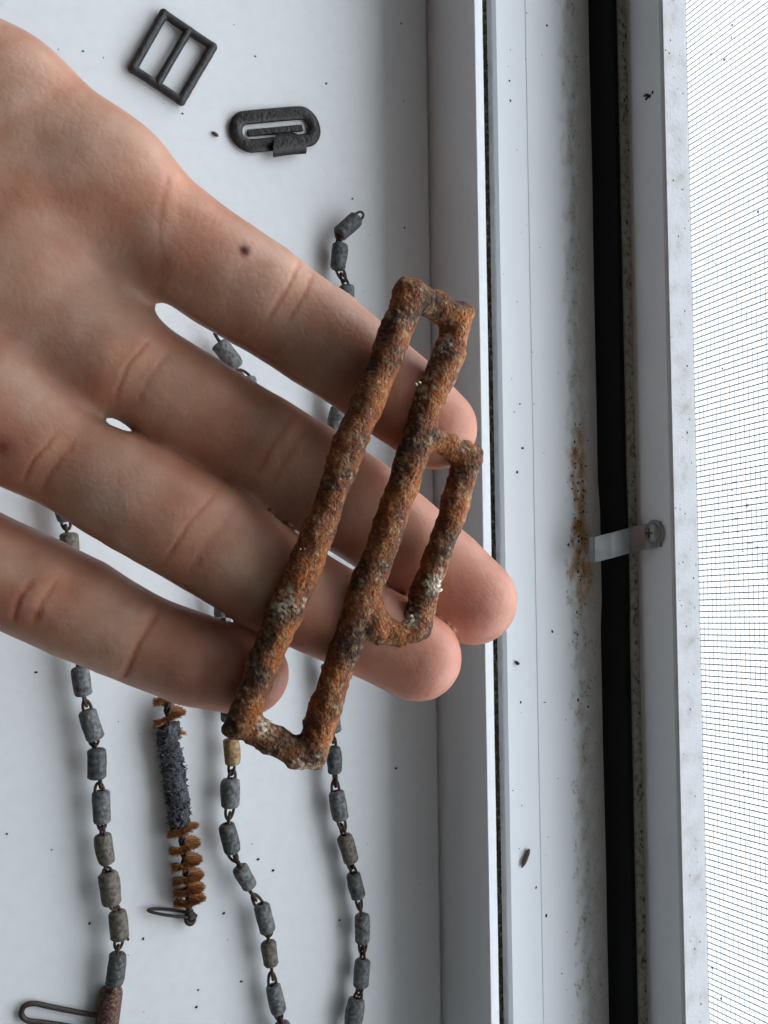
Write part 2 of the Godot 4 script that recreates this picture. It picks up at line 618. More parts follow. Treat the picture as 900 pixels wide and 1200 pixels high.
func crumb(b: Shape, m: Vector3, r: Vector3) -> void:
	var top := m + v(0, r.y, 0)
	var ring := []
	var kk := 6
	for s in kk:
		var ang := TAU * s / kk
		var q := rng.randf_range(0.6, 1.15)
		ring.append(m + v(cos(ang) * r.x * q, rng.randf_range(-0.2, 0.2) * r.y, sin(ang) * r.z * q))
	for s in kk:
		b.tri(ring[(s + 1) % kk], ring[s], top)
		b.tri(ring[s], ring[(s + 1) % kk], m - v(0, r.y, 0))

func track_material() -> StandardMaterial3D:
	# white paint with bled rust and grime plus painted shade along the rubber strip
	var w := 192
	var h := 1536
	var data := PackedByteArray()
	data.resize(w * h * 3)
	var f := FastNoiseLite.new()
	f.seed = 5
	f.frequency = 0.055
	f.fractal_octaves = 4
	var g := FastNoiseLite.new()
	g.seed = 6
	g.frequency = 0.16
	for j in h:
		var z := -160.0 + 320.0 * j / h
		var rust_len := clampf(1.0 - absf(z + 7.0) / 27.0, 0.0, 1.0)
		for k in w:
			var x := 135.0 + 33.0 * k / w
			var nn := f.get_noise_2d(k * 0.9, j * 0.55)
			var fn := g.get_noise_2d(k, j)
			var dirt_shade_edge := clampf((x - 156.5 + nn * 5.0) / 5.0, 0.0, 1.0)
			var grime := dirt_shade_edge * clampf(0.5 + nn * 0.12 + fn * 0.14, 0.0, 1.0) * 0.62  # brown dirt with the rail's shade painted into it
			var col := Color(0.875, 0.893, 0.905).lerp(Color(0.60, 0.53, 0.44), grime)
			var band := clampf(1.0 - absf(x - 160.5 + nn * 2.0) / (3.2 * (0.4 + rust_len)), 0.0, 1.0)
			var wide := 2.2 + 2.0 * clampf((z + 7.0) / 12.0, 0.0, 1.0)
			band = clampf(1.25 - absf(x - 160.6 + nn * 1.6) / wide, 0.0, 1.0)
			var rs := band * clampf(rust_len * 2.6, 0.0, 1.0) * clampf(0.62 + nn * 0.9 + fn * 0.3, 0.0, 1.0)
			col = col.lerp(Color(0.60, 0.40, 0.19), rs)
			if fn + nn * 0.7 > 0.52 and band > 0.15:
				col = col.lerp(Color(0.12, 0.08, 0.06), 0.75 * maxf(rust_len, 0.3))
			var at := (j * w + k) * 3
			data[at] = int(col.r * 255)
			data[at + 1] = int(col.g * 255)
			data[at + 2] = int(col.b * 255)
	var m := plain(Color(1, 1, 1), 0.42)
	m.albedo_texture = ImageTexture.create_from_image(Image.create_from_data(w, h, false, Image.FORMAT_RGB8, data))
	m.texture_repeat = false
	return m

func build_frame_clip() -> void:
	var org := v(169.9,28.0,2.1)
	var o := thing("frame_clip", "small bent zinc clip screwed to the window frame over the rubber strip", "metal clip", org)
	# the strip lies on the ledge, rises against the rail and tips up over the rubber
	var zc := org.z - 1.0
	var pts := [v(171.3, 37.0, zc - 2.2), v(171.2, 33.6, zc - 1.8), v(170.7, 32.3, zc - 1.5), v(168.6, 29.6, zc - 0.9), v(167.8, 28.9, zc - 0.6), v(166.9, 28.7, zc - 0.3), v(162.6, 28.0, zc + 0.7), v(158.0, 26.9, zc + 1.7), v(157.0, 26.2, zc + 1.9)]
	var b := Shape.new()
	var hw := 3.3
	for k in pts.size() - 1:
		var a: Vector3 = pts[k]
		var c: Vector3 = pts[k + 1]
		var dir := (c - a).normalized()
		var nn := v(0, 0, 1).cross(dir).normalized() * 0.35
		var sa := v(0, 0, hw)
		b.quad(a + sa - nn, c + sa - nn, c - sa - nn, a - sa - nn)
		b.quad(a - sa + nn, c - sa + nn, c + sa + nn, a + sa + nn)
		b.quad(a + sa + nn, c + sa + nn, c + sa - nn, a + sa - nn)
		b.quad(a - sa - nn, c - sa - nn, c - sa + nn, a - sa + nn)
		if k == pts.size() - 2:
			b.quad(c + sa - nn, c + sa + nn, c - sa + nn, c - sa - nn)
		if k == 0:
			b.quad(a + sa + nn, a + sa - nn, a - sa - nn, a - sa + nn)
	for k in range(0, b.p.size(), 4):
		for e in 4:
			if b.n[k].y < -0.2 and b.n[k].x > 0.0:
				pass
	put("bent_strip", b, M.zinc, o, org)
	# pan head screw facing into the room
	var c := v(171.4, 34.6, zc - 2.4)
	var head := Shape.new()
	var prof := [[0.0, 2.8], [0.8, 2.7], [1.3, 2.3], [1.65, 1.5], [1.8, 0.01]]
	lathe(head, c, v(-1, 0, 0), v(0, 1, 0), prof, 20)
	var sc := put("screw_head", head, M.screw, o, org)
	var slot := Shape.new()
	slot.box(c + v(-1.75, 0, 0), v(0.25, 0.45, 2.4), 0.05)
	slot.box(c + v(-1.75, 0, 0), v(0.27, 2.4, 0.47), 0.05)
	put("drive_slot", slot, M.crumb, sc, org)
	var washer := Shape.new()
	lathe(washer, c, v(-1, 0, 0), v(0, 1, 0), [[-0.4, 3.4], [0.0, 3.5], [0.2, 3.3], [0.25, 0.2]], 22)
	put("washer", washer, M.screw, o, org)

# profile rows are [along, radius]
func lathe(b: Shape, c: Vector3, ax: Vector3, up: Vector3, prof: Array, sides: int, wob := 0.0, sd := 0.0) -> void:
	var side := ax.cross(up).normalized()
	var oth := side.cross(ax).normalized()
	var first := b.p.size()
	for k in prof.size():
		var a: Array = prof[maxi(k - 1, 0)]
		var e: Array = prof[mini(k + 1, prof.size() - 1)]
		var da: float = e[0] - a[0]
		var dr: float = e[1] - a[1]
		for s in sides:
			var ang := TAU * s / sides
			var rad := side * cos(ang) + oth * sin(ang)
			var nn := (rad * da - ax * dr).normalized()
			if da < 0.0 or (da == 0.0 and dr != 0.0):
				nn = (rad * absf(da) + ax * (dr if da < 0.0 else -dr)).normalized()
			var r: float = prof[k][1]
			r *= 1.0 + wob * noise_b.get_noise_3d(cos(ang) * 60.0 + sd * 77.0, sin(ang) * 60.0, k * 30.0 + sd * 13.0)
			b.vert(c + ax * prof[k][0] + rad * r, nn)
	for k in prof.size() - 1:
		for s in sides:
			var a := first + k * sides + s
			var d := first + k * sides + (s + 1) % sides
			var e := first + (k + 1) * sides + s
			var f := first + (k + 1) * sides + (s + 1) % sides
			b.i.append_array([a, d, e, d, f, e])

# ---------------------------------------------------------------- beaded chains
var bead_shapes := []
var link_flat: ArrayMesh
var link_tall: ArrayMesh

func make_bead_shapes() -> void:
	for k in 5:
		var b := Shape.new()
		var l: float = [3.4, 3.65, 3.2, 3.5, 3.45][k]
		var r: float = [2.0, 2.15, 1.95, 2.1, 2.2][k]
		var prof := [[-l, 0.3], [-l - 0.1, r * 0.5], [-l + 0.1, r * 0.8], [-l + 0.5, r * 0.95], [-l * 0.5, r], [0.0, r * 1.01], [l * 0.5, r * 0.99], [l - 0.55, r * 0.95], [l - 0.1, r * 0.8], [l + 0.1, r * 0.5], [l, 0.3]]
		lathe(b, Vector3.ZERO, v(0, 0, 1), v(0, 1, 0), prof, 14, 0.16, k + 1.0)
		bead_shapes.append(b.mesh(Vector3.ZERO))
	for tall in 2:
		var b := Shape.new()
		var ring := []
		for s in 20:
			var ang := TAU * s / 20.0
			var q := v(cos(ang) * 0.95, 0, sin(ang) * 1.75)
			ring.append(q if tall == 0 else v(0, q.x, q.z))
		b.tube(ring, [0.36], 7, true)
		if tall == 0:
			link_flat = b.mesh(Vector3.ZERO)
		else:
			link_tall = b.mesh(Vector3.ZERO)

# beads: [centre on the sill, kind of lead]
func chain(called: String, label: String, beads: Array, start_ring: bool, end_at: Vector3) -> Node3D:
	var org: Vector3 = beads[0][0]
	org.y = 0
	var o := thing(called, label, "bead chain", org, "chains of lead beads on the sill")
	for k in beads.size():
		var at: Vector3 = beads[k][0]
		var a: Vector3 = beads[k - 1][0] if k > 0 else at
		var e: Vector3 = beads[k + 1][0] if k < beads.size() - 1 else (end_at if end_at != Vector3.ZERO else at)
		var dir: Vector3 = beads[k][2] if beads[k].size() > 2 else (e - a)
		dir.y = 0
		dir = dir.normalized()
		var m := MeshInstance3D.new()
		m.name = numbered(o, "bead")
		m.mesh = bead_shapes[rng.randi() % bead_shapes.size()]
		m.material_override = M.lead[beads[k][1]]
		o.add_child(m, true)
		var bas := Basis(v(0, 1, 0).cross(dir), v(0, 1, 0), dir)
		var sz := rng.randf_range(0.93, 1.07)
		m.transform = Transform3D(bas * Basis(v(0, 1, 0), rng.randf_range(-0.1, 0.1)) * Basis(v(0, 0, 1), rng.randf() * TAU) * Basis.from_scale(v(sz, sz, rng.randf_range(0.93, 1.07))), (at + v(0, 2.0, 0) - org) * MM)
		beads[k].append(dir)
		beads[k].append(at)
	for k in range(-1 if start_ring else 0, beads.size() if end_at != Vector3.ZERO else beads.size() - 1):
		var ea: Vector3
		var eb: Vector3
		if k < 0:
			eb = (beads[0][0] as Vector3) - _dir(beads[0]) * 3.4
			ea = eb - _dir(beads[0]) * 2.6
		elif k == beads.size() - 1:
			ea = (beads[k][0] as Vector3) + _dir(beads[k]) * 3.4
			eb = end_at
		else:
			ea = (beads[k][0] as Vector3) + _dir(beads[k]) * 3.4
			eb = (beads[k + 1][0] as Vector3) - _dir(beads[k + 1]) * 3.4
		var dir := (eb - ea)
		var gap := dir.length()
		dir = dir.normalized()
		var bas := Basis(v(0, 1, 0).cross(dir), v(0, 1, 0), dir)
		var flip := rng.randf() < 0.5
		var two := gap > 1.2 and k >= 0
		for s in (2 if two else 1):
			var m := MeshInstance3D.new()
			m.name = numbered(o, "wire_link")
			m.mesh = link_flat if (s == 0) != flip else link_tall
			m.material_override = M.link
			o.add_child(m, true)
			var u := 0.5
			if two:
				u = 0.12 if s == 0 else 0.88
			var c := ea.lerp(eb, u) + v(rng.randf_range(-0.25, 0.25), 2.0 + rng.randf_range(-0.5, 0.4), 0)
			var st := clampf(gap / 3.0, 0.7, 1.5)
			m.transform = Transform3D(bas * Basis(v(0, 0, 1), rng.randf_range(-0.5, 0.5)) * Basis.from_scale(v(1, 1, st)), (c - org) * MM)
	return o

func _dir(bd: Array) -> Vector3:
	return bd[bd.size() - 2]

func build_chains() -> void:
	make_bead_shapes()
	var a := [[v(27.9,2.0,-18.3), 1], [v(28.6,2.0,-8.9), 0], [v(29.7,2.0,0.6), 2], [v(30.4,2.0,10.5), 0], [v(31.3,2.0,20.4), 0], [v(32.2,2.0,30.5), 0], [v(34.2,2.0,40.5), 0], [v(35.5,2.0,49.3), 1], [v(36.4,2.0,59.1), 0], [v(37.1,2.0,68.6), 2], [v(38.2,2.0,77.6), 2], [v(40.1,2.0,86.2), 3], [v(39.5,2.0,95.9), 1]]
	a[11][1] = 2
	var o := chain("bead_chain", "grey lead bead chain ending in a rusty tube at lower left", a, true, v(38.7,2.0,100.2))
	var org := v(a[0][0].x, 0, a[0][0].z)
	var b := Shape.new()
	var t0 := v(38.8,2.4,100.6)
	var t1 := v(37.4,2.4,110.6)
	b.tube([t0 + v(0, 0, -0.6), t0, t0.lerp(t1, 0.1), t0.lerp(t1, 0.5), t1], [1.4, 2.2, 2.6, 2.65, 2.6], 16)
	put("end_tube", b, M.tube, o, org)
	b = Shape.new()
	var path := []
	for q in [v(36.0,2.0,106.3), v(32.2,1.0,105.3), v(25.8,1.0,102.6), v(22.3,1.0,101.1), v(20.3,1.0,101.2), v(19.6,1.0,102.7), v(20.7,1.0,104.4), v(24.0,1.0,105.6), v(29.5,1.0,107.7), v(36.0,2.0,110.1)]:
		path.append(q)
	path = curve(path, 5)
	b.tube(path, [0.62], 8)
	put("wire_loop", b, M.wire, o, org)

	var bb := [[v(72.2,2.0,-37.3), 0], [v(70.8,2.0,-27.1), 1], [v(67.7,2.0,-16.9), 0], [v(65.5,2.0,-6.7), 0], [v(64.5,2.0,5.5), 1], [v(64.9,2.0,17.1), 0], [v(65.6,2.0,28.2), 0], [v(66.4,2.0,39.0), 0], [v(66.9,2.0,49.9), 3], [v(66.4,2.0,59.7), 0], [v(66.1,2.0,70.4), 1], [v(69.8,2.0,80.2), 0], [v(74.7,2.0,90.8), 0], [v(75.9,2.0,99.5), 2], [v(77.4,2.0,110.7), 0], [v(79.5,2.0,120.4), 0], [v(81.1,2.0,130.3), 1]]
	bb.push_front([v(66.7,2.0,-45.8), 0])
	chain("bead_chain", "grey lead bead chain below the lower end of the rusty buckle, one tan bead", bb, true, Vector3.ZERO)
	var c := [[v(99.0,2.0,-81.6), 1, v(94.6,2.0,-77.1) - v(102.9,2.0,-84.9)], [v(96.4,2.0,-73.5), 1], [v(98.5,2.0,-62.8), 0], [v(97.6,2.0,-52.0), 0], [v(96.0,2.0,-41.7), 0], [v(95.2,2.0,-31.1), 0], [v(92.9,2.0,-20.0), 0], [v(90.9,2.0,-9.5), 0], [v(89.9,2.0,1.3), 0], [v(90.2,2.0,12.2), 0], [v(91.5,2.0,23.0), 0], [v(92.5,2.0,33.9), 0], [v(93.1,2.0,44.5), 0], [v(93.4,2.0,54.8), 1], [v(94.4,2.0,66.3), 0], [v(96.9,2.0,77.4), 2], [v(98.9,2.0,87.0), 1], [v(100.6,2.0,98.0), 0], [v(100.2,2.0,109.1), 0], [v(98.2,2.0,118.5), 0], [v(96.7,2.0,128.6), 1]]
	chain("bead_chain", "longest lead bead chain, nearest the window lip, reappearing above the index finger", c, true, Vector3.ZERO)

func curve(pts: Array, per: int) -> Array:
	var out := []
	for k in pts.size() - 1:
		var a: Vector3 = pts[maxi(k - 1, 0)]
		var b: Vector3 = pts[k]
		var c: Vector3 = pts[k + 1]
		var d: Vector3 = pts[mini(k + 2, pts.size() - 1)]
		for s in per:
			out.append(b.cubic_interpolate(c, a, d, float(s) / per))
	out.append(pts[pts.size() - 1])
	return out

# ---------------------------------------------------------------- bottle brush
func build_brush() -> void:
	var org := v(56.5,0.0,86.1)
	var o := thing("cleaning_brush", "small twisted-wire cleaning brush with amber bristles and dark matted middle", "brush", org)
	var spine := curve([v(51.6,3.6,34.7), v(51.9,3.6,44.3), v(53.5,3.4,56.4), v(54.8,3.6,68.4), v(55.9,3.4,78.5), v(56.6,2.2,85.4), v(57.1,1.6,88.9)], 12)
	var b := Shape.new()
	for s in 2:
		var path := []
		for k in spine.size():
			var ang: float = k * 1.1 + PI * s
			path.append(spine[k] + v(cos(ang) * 0.5, sin(ang) * 0.5, 0))
		b.tube(path, [0.55], 7)
	put("twisted_wire", b, M.wire, o, org)
	# bristles stand on a spiral; each turn of it is a tuft
	for part in 2:
		var u0: float = [0.0, 0.455][part]
		var u1: float = [0.165, 0.80][part]
		var turns: float = [2.0, 5.6][part]
		var tufts := int(ceil(turns))
		for tn in tufts:
			for tone in 3:
				var st := Shape.new()
				var cnt := 260
				for k in cnt:
					var w := (tn + rng.randf()) / turns
					if w > 1.0:
						continue
					var u := lerpf(u0, u1, w)
					var f := u * (spine.size() - 1)
					var at: Vector3 = (spine[int(f)] as Vector3).lerp(spine[mini(int(f) + 1, spine.size() - 1)], f - int(f))
					var ang := w * turns * TAU + rng.randf_range(-0.24, 0.24)
					var rad := v(cos(ang), sin(ang), rng.randf_range(-0.06, 0.06) + 0.1)
					var len := rng.randf_range(3.2, 4.4)
					if rad.x < 0:
						rad.z += rng.randf_range(-0.3, 0.25)
						len *= 0.82
					var tip := at + rad * len
					if tip.y < 0.25:
						tip.y = 0.25 + rng.randf() * 0.5
						tip.z += rng.randf_range(-0.8, 0.8)
					var mid := at.lerp(tip, 0.55) + v(rng.randf_range(-0.2, 0.2), rng.randf_range(-0.1, 0.2), rng.randf_range(-0.2, 0.2))
					st.tube([at, mid, tip], [0.1, 0.085, 0.04], 4, false, Vector3.ZERO, 1.0, false)
				if st.p.size() > 0:
					put("bristle_tuft", st, [M.amber, M.amber_dark, M.amber_pale][tone], o, org)
	# matted middle
	var f := Field.new(v(54.3,0.0,55.6) + v(-12, -1, -18), v(54.3,0.0,55.6) + v(12, 9, 18), 0.3)
	for k in 22:
		var w := k / 21.0
		var q := lerpf(0.155, 0.455, w) * (spine.size() - 1)
		var at: Vector3 = (spine[int(q)] as Vector3).lerp(spine[int(q) + 1], q - int(q))
		at += v(rng.randf_range(-0.5, 0.5), -0.6 + rng.randf_range(-0.2, 0.2), 0)
		f.cone(at, at + v(0, 0, 1.2), 1.9 + 0.5 * rng.randf(), 1.8, 0.8, 2.0)
	roughen(f, [[noise_a, 40.0, 0.9], [noise_b, 90.0, 0.6]])
	put("matted_core", f.surface(), M.grime, o, org)
	var fuzz := Shape.new()
	for k in 420:
		var w := rng.randf()
		var q := lerpf(0.155, 0.47, w) * (spine.size() - 1)
		var at: Vector3 = (spine[int(q)] as Vector3).lerp(spine[int(q) + 1], q - int(q))
		var ang := rng.randf() * TAU
		var rad := v(cos(ang), sin(ang), 0)
		var tang := v(-sin(ang), cos(ang), rng.randf_range(-1.2, 1.2)).normalized()
		var s0 := at + rad * 1.9 + v(0, -0.3, 0)
		var s1 := s0 + tang * rng.randf_range(0.8, 2.6) + rad * rng.randf_range(0.0, 0.9)
		s1.y = maxf(s1.y, 0.2)
		s0.y = maxf(s0.y, 0.2)
		fuzz.tube([s0, s0.lerp(s1, 0.5) + rad * 0.15, s1], [0.14, 0.13, 0.08], 4, false, Vector3.ZERO, 1.0, false)
	var fz := put("matted_bristles", fuzz, M.grime, o, org)
	fz.set_meta("kind", "stuff")
	# end loop and the thin split ring through it
	b = Shape.new()
	var c := v(57.1,1.6,88.5)
	var ring := []
	for s in 18:
		var ang := TAU * s / 18.0
		ring.append(c + v(cos(ang) * 0.95, 0.35 * sin(ang), sin(ang) * 1.15))
	b.tube(ring, [0.6], 8, true)
	put("end_loop", b, M.wire, o, org)
	b = Shape.new()
	ring = []
	var r0 := v(47.2,1.5,84.9)
	var r1 := v(58.6,1.5,88.2)
	for s in 36:
		var ang := TAU * s / 36.0
		ring.append(r0.lerp(r1, 0.5 + 0.5 * cos(ang)) + v(0, 0.8 * sin(ang), 0.42 * sin(ang)))
	b.tube(ring, [0.36], 8, true)
	put("split_ring", b, M.wire, o, org)

func roughen(f: Field, layers: Array) -> void:
	for z in f.nz:
		for y in f.ny:
			var at := (z * f.ny + y) * f.nx
			for x in f.nx:
				var d := f.d[at + x]
				if d < 3.0 and d > -3.0:
					var q := f.lo + Vector3(x, y, z) * f.h
					for l in layers:
						d += (l[0] as FastNoiseLite).get_noise_3d(q.x * l[1], q.y * l[1], q.z * l[1]) * l[2]
					f.d[at + x] = d

# ---------------------------------------------------------------- small buckles on the sill
func build_small_buckles() -> void:
	var p0 := v(52.3,1.3,-128.3)
	var p1 := v(64.3,1.3,-122.7)
	var p2 := v(56.3,1.3,-107.7)
	var p3 := v(44.7,1.3,-113.3)
	var org := (p0 + p1 + p2 + p3) / 4.0
	org.y = 0
	var o := thing("slide_buckle", "black three-bar slide buckle lying at the top of the sill", "buckle", org)
	var f := Field.new(org + v(-13, -0.5, -15), org + v(13, 3.5, 15), 0.24)
	var flat := v(0, 1, 0)
	for e in [[p0, p1, 1.05], [p1, p2, 1.15], [p2, p3, 1.05], [p3, p0, 1.15]]:
		f.cone(e[0], e[1], e[2], e[2], 0.3, 1.6, flat, 1.1)
	roughen(f, [[noise_a, 30.0, 0.1], [noise_b, 90.0, 0.04]])
	put("buckle_frame", f.surface(null, 1), M.black, o, org)
	var b := Shape.new()
	var m0 := p0.lerp(p1, 0.5) + v(0, 0.15, 0)
	var m1 := p2.lerp(p3, 0.5) + v(0, 0.15, 0)
	b.tube([m0, m0.lerp(m1, 0.25) + v(0, 0.1, 0), m0.lerp(m1, 0.5) + v(0, 0.15, 0), m0.lerp(m1, 0.75) + v(0, 0.1, 0), m1], [1.0, 0.98, 0.95, 0.98, 1.0], 12)
	put("centre_bar", b, M.black, o, org)

	# stamped plate with a slot and a curled tongue
	var c := v(80.7,0.0,-105.1)
	var e0 := v(73.7,0.0,-103.3)
	var e1 := v(87.9,0.0,-107.1)
	var ax := (e1 - e0).normalized()
	var dn := v(0, 1, 0).cross(ax) * -1.0
	var half := e0.distance_to(e1) * 0.5
	org = c
	o = thing("hook_plate", "dark stamped metal plate with a slot and curled tongue below the slide buckle", "hook plate", org)
	var ring := []
	var rad := 3.6
	for s in 48:
		var ang := TAU * s / 48.0
		var q := ax * (half * signf(cos(ang)) * clampf(absf(cos(ang)) * 6.0, 0.0, 1.0) + rad * cos(ang) * 0.95) + dn * (rad * sin(ang))
		ring.append(c + q + v(0, 0.75 + 0.25 * absf(sin(ang)), 0))
	b = Shape.new()
	b.tube(ring, [1.75], 10, true, v(0, 1, 0), 0.42)
	put("slotted_plate", b, M.gunmetal, o, org)
	b = Shape.new()
	b.box(c + v(0, 0.5, 0) + dn * 0.15, v(half * 2.0 + 0.6, 0.6, 1.75), 0.2, Basis(ax, v(0, 1, 0), ax.cross(v(0, 1, 0))))
	put("inner_bar", b, M.gunmetal, o, org)
	b = Shape.new()
	var rows := 14
	var cols := 8
	var mid := c + ax * 1.6 + dn * 3.4
	var grid := []
	for side in 2:
		for j in rows + 1:
			var w := float(j) / rows
			var ang := lerpf(0.2, 2.7, w)
			var r := 3.0 - 0.35 * side
			for k in cols + 1:
				var uu := 2.0 * k / cols - 1.0
				var wid := 4.6 * sqrt(clampf(w * 1.5 + 0.05, 0.0, 1.0))
				var q := mid + ax * (uu * wid) - dn * (cos(ang) * r * 1.05 - 0.9) + v(0, sin(ang) * r * 0.95 + 1.0 - 0.5 * uu * uu, 0)
				grid.append(q)
	var stride := (rows + 1) * (cols + 1)
	for j in rows:
		for k in cols:
			var q := j * (cols + 1) + k
			b.quad(grid[q], grid[q + cols + 1], grid[q + cols + 2], grid[q + 1])
			b.quad(grid[stride + q], grid[stride + q + 1], grid[stride + q + cols + 2], grid[stride + q + cols + 1])
	var at := 0
	for j in rows:
		for k in cols:
			for side in 2:
				for e in 4:
					var w := float(j + (1 if (e == 1 or e == 2) == (side == 0) or (side == 1 and e > 1) else 0)) / rows
					if side == 1:
						w = float(j + (1 if e >= 2 else 0)) / rows
					var ang := lerpf(0.2, 2.7, w)
					var nn := (v(0, sin(ang), 0) - dn * cos(ang)).normalized()
					b.n[at] = nn if b.n[at].dot(nn) > 0.0 else -nn
					at += 1
	for j in rows:
		for k in [0, cols]:
			var q: int = j * (cols + 1) + k
			b.quad(grid[q], grid[q + cols + 1], grid[stride + q + cols + 1], grid[stride + q])
	for k in cols:
		for j in [0, rows]:
			var q: int = j * (cols + 1) + k
			b.quad(grid[q], grid[q + 1], grid[stride + q + 1], grid[stride + q])
	put("curled_tongue", b, M.gunmetal, o, org)

# ---------------------------------------------------------------- crumbs, husks and grit
func build_debris() -> void:
	var grit := Shape.new()
	for q in [v(117.3,0.0,-141.0), v(117.4,0.0,-84.9), v(102.1,0.0,-90.6), v(95.0,0.0,-120.1), v(75.7,0.0,-123.3), v(33.6,0.0,-115.7), v(85.6,0.0,-110.2), v(74.4,0.0,77.8), v(34.3,0.0,86.1), v(46.4,0.0,91.8), v(58.8,0.0,110.2), v(96.0,0.0,96.4), v(78.3,0.0,81.1), v(112.7,0.0,59.8), v(16.7,0.0,63.4), v(22.9,0.0,28.3), v(65.7,0.0,89.3), v(59.3,0.0,106.3), v(70.0,0.0,106.5), v(42.9,0.0,91.2), v(57.0,0.0,-105.2)]:
		crumb(grit, q + v(0, 0.1, 0), v(rng.randf_range(0.25, 0.55), 0.18, rng.randf_range(0.25, 0.5)))
	for k in 80:
		crumb(grit, v(rng.randf_range(-20, 124), 0.05, rng.randf_range(-150, 150)), v(rng.randf_range(0.08, 0.24), 0.08, rng.randf_range(0.08, 0.24)))
	for q in [v(141.6,18.0,-35.8), v(139.3,18.0,32.0), v(140.4,18.0,-17.8), v(140.1,18.0,-121.7), v(140.3,18.0,-116.4), v(152.5,18.0,-139.4), v(143.9,18.0,90.5), v(146.9,18.0,98.2), v(142.1,18.0,-24.1), v(150.5,18.0,24.4), v(140.2,18.0,42.2), v(161.7,18.0,45.2)]:
		crumb(grit, q + v(0, 0.15, 0), v(rng.randf_range(0.25, 0.5), 0.25, rng.randf_range(0.3, 0.6)))
	for k in 50:
		crumb(grit, v(rng.randf_range(137, 165), 18.05, rng.randf_range(-150, 150)), v(rng.randf_range(0.08, 0.26), 0.1, rng.randf_range(0.08, 0.26)))
	for k in 46:
		var zz := rng.randfn(-4.0, 16.0)
		crumb(grit, v(160.0 + rng.randfn(0.0, 1.5), 18.1, zz), v(rng.randf_range(0.15, 0.5), 0.2, rng.randf_range(0.15, 0.6)))
	# litter lodged in the channel, on the ledge and on the rail
	for k in 420:
		var zz := rng.randf_range(-170, 170)
		if noise_a.get_noise_1d(zz * 5.0) < 0.0 and zz < 40.0:
			continue
		crumb(grit, v(rng.randf_range(132.6, 135.1), 15.0, zz), v(rng.randf_range(0.2, 0.8), rng.randf_range(0.15, 0.5), rng.randf_range(0.2, 1.2)))
	for k in 80:
		crumb(grit, v(rng.randf_range(170.6, 171.8), 27.4, rng.randf_range(-150, 150)), v(0.3, 0.25, rng.randf_range(0.2, 0.9)))
	for k in 70:
		crumb(grit, v(rng.randf_range(172.6, 179.5), 41.05, rng.randf_range(-150, 150)), v(rng.randf_range(0.08, 0.3), 0.08, rng.randf_range(0.08, 0.4)))
	var o := put("grit", grit, M.crumb)
	o.set_meta("kind", "stuff")
	tag(o, "dark grit and crumbs scattered over the sill and window track", "grit")
	o.set_meta("kind", "stuff")

	for q in [["seed_husk", "tiny dark seed husk on the sill between slide buckle and hand", v(65.0,0.4,-101.4), 1.0, 0.45, 0.4, v(1, 0, 0.5)], ["seed_husk", "slender brown husk lying on the white window track at lower right", v(140.5,18.6,82.3), 2.7, 0.62, 0.5, v(0.55, 0, -1)], ["seed_husk", "small black oval crumb on the white window track beside the middle fingertip", v(139.1,18.4,31.9), 0.8, 0.4, 0.35, v(0.8, 0, 0.6)]]:
		var b := Shape.new()
		var prof := []
		for k in 9:
			var w := k / 8.0 * 2.0 - 1.0
			prof.append([w * q[3], maxf(q[4] * sqrt(maxf(1.0 - w * w, 0.0)) * (1.0 + 0.25 * w), 0.02)])
		lathe(b, q[2], (q[6] as Vector3).normalized(), v(0, 1, 0), prof, 10, 0.25, q[3])
		var hs := put_top(q[0], b, M.husk if q[3] > 0.9 else M.crumb, q[2])
		tag(hs, q[1], "seed husk")
	var fl := Shape.new()
	var fc := v(171.7,35.7,-116.2)
	for k in 9:
		crumb(fl, fc + v(0, rng.randf_range(-1.6, 1.6), rng.randf_range(-1.0, 1.0)), v(0.35, rng.randf_range(0.4, 0.9), rng.randf_range(0.3, 0.7)))
	tag(put_top("dirt_fleck", fl, M.crumb, fc), "black dirt fleck stuck on the grey upright face of the frame at top", "dirt fleck")

# ---------------------------------------------------------------- hand
var hand_o: Vector3
var hand_u: Vector3
var hand_w: Vector3
var hand_n: Vector3
const TEX := 1024
const SPAN := 160.0

func hand_uv(q: Vector3) -> Vector2:
	var r := q - hand_o
	return Vector2((r.dot(hand_u) + 30.0) / SPAN, (r.dot(hand_w) + 55.0) / SPAN)

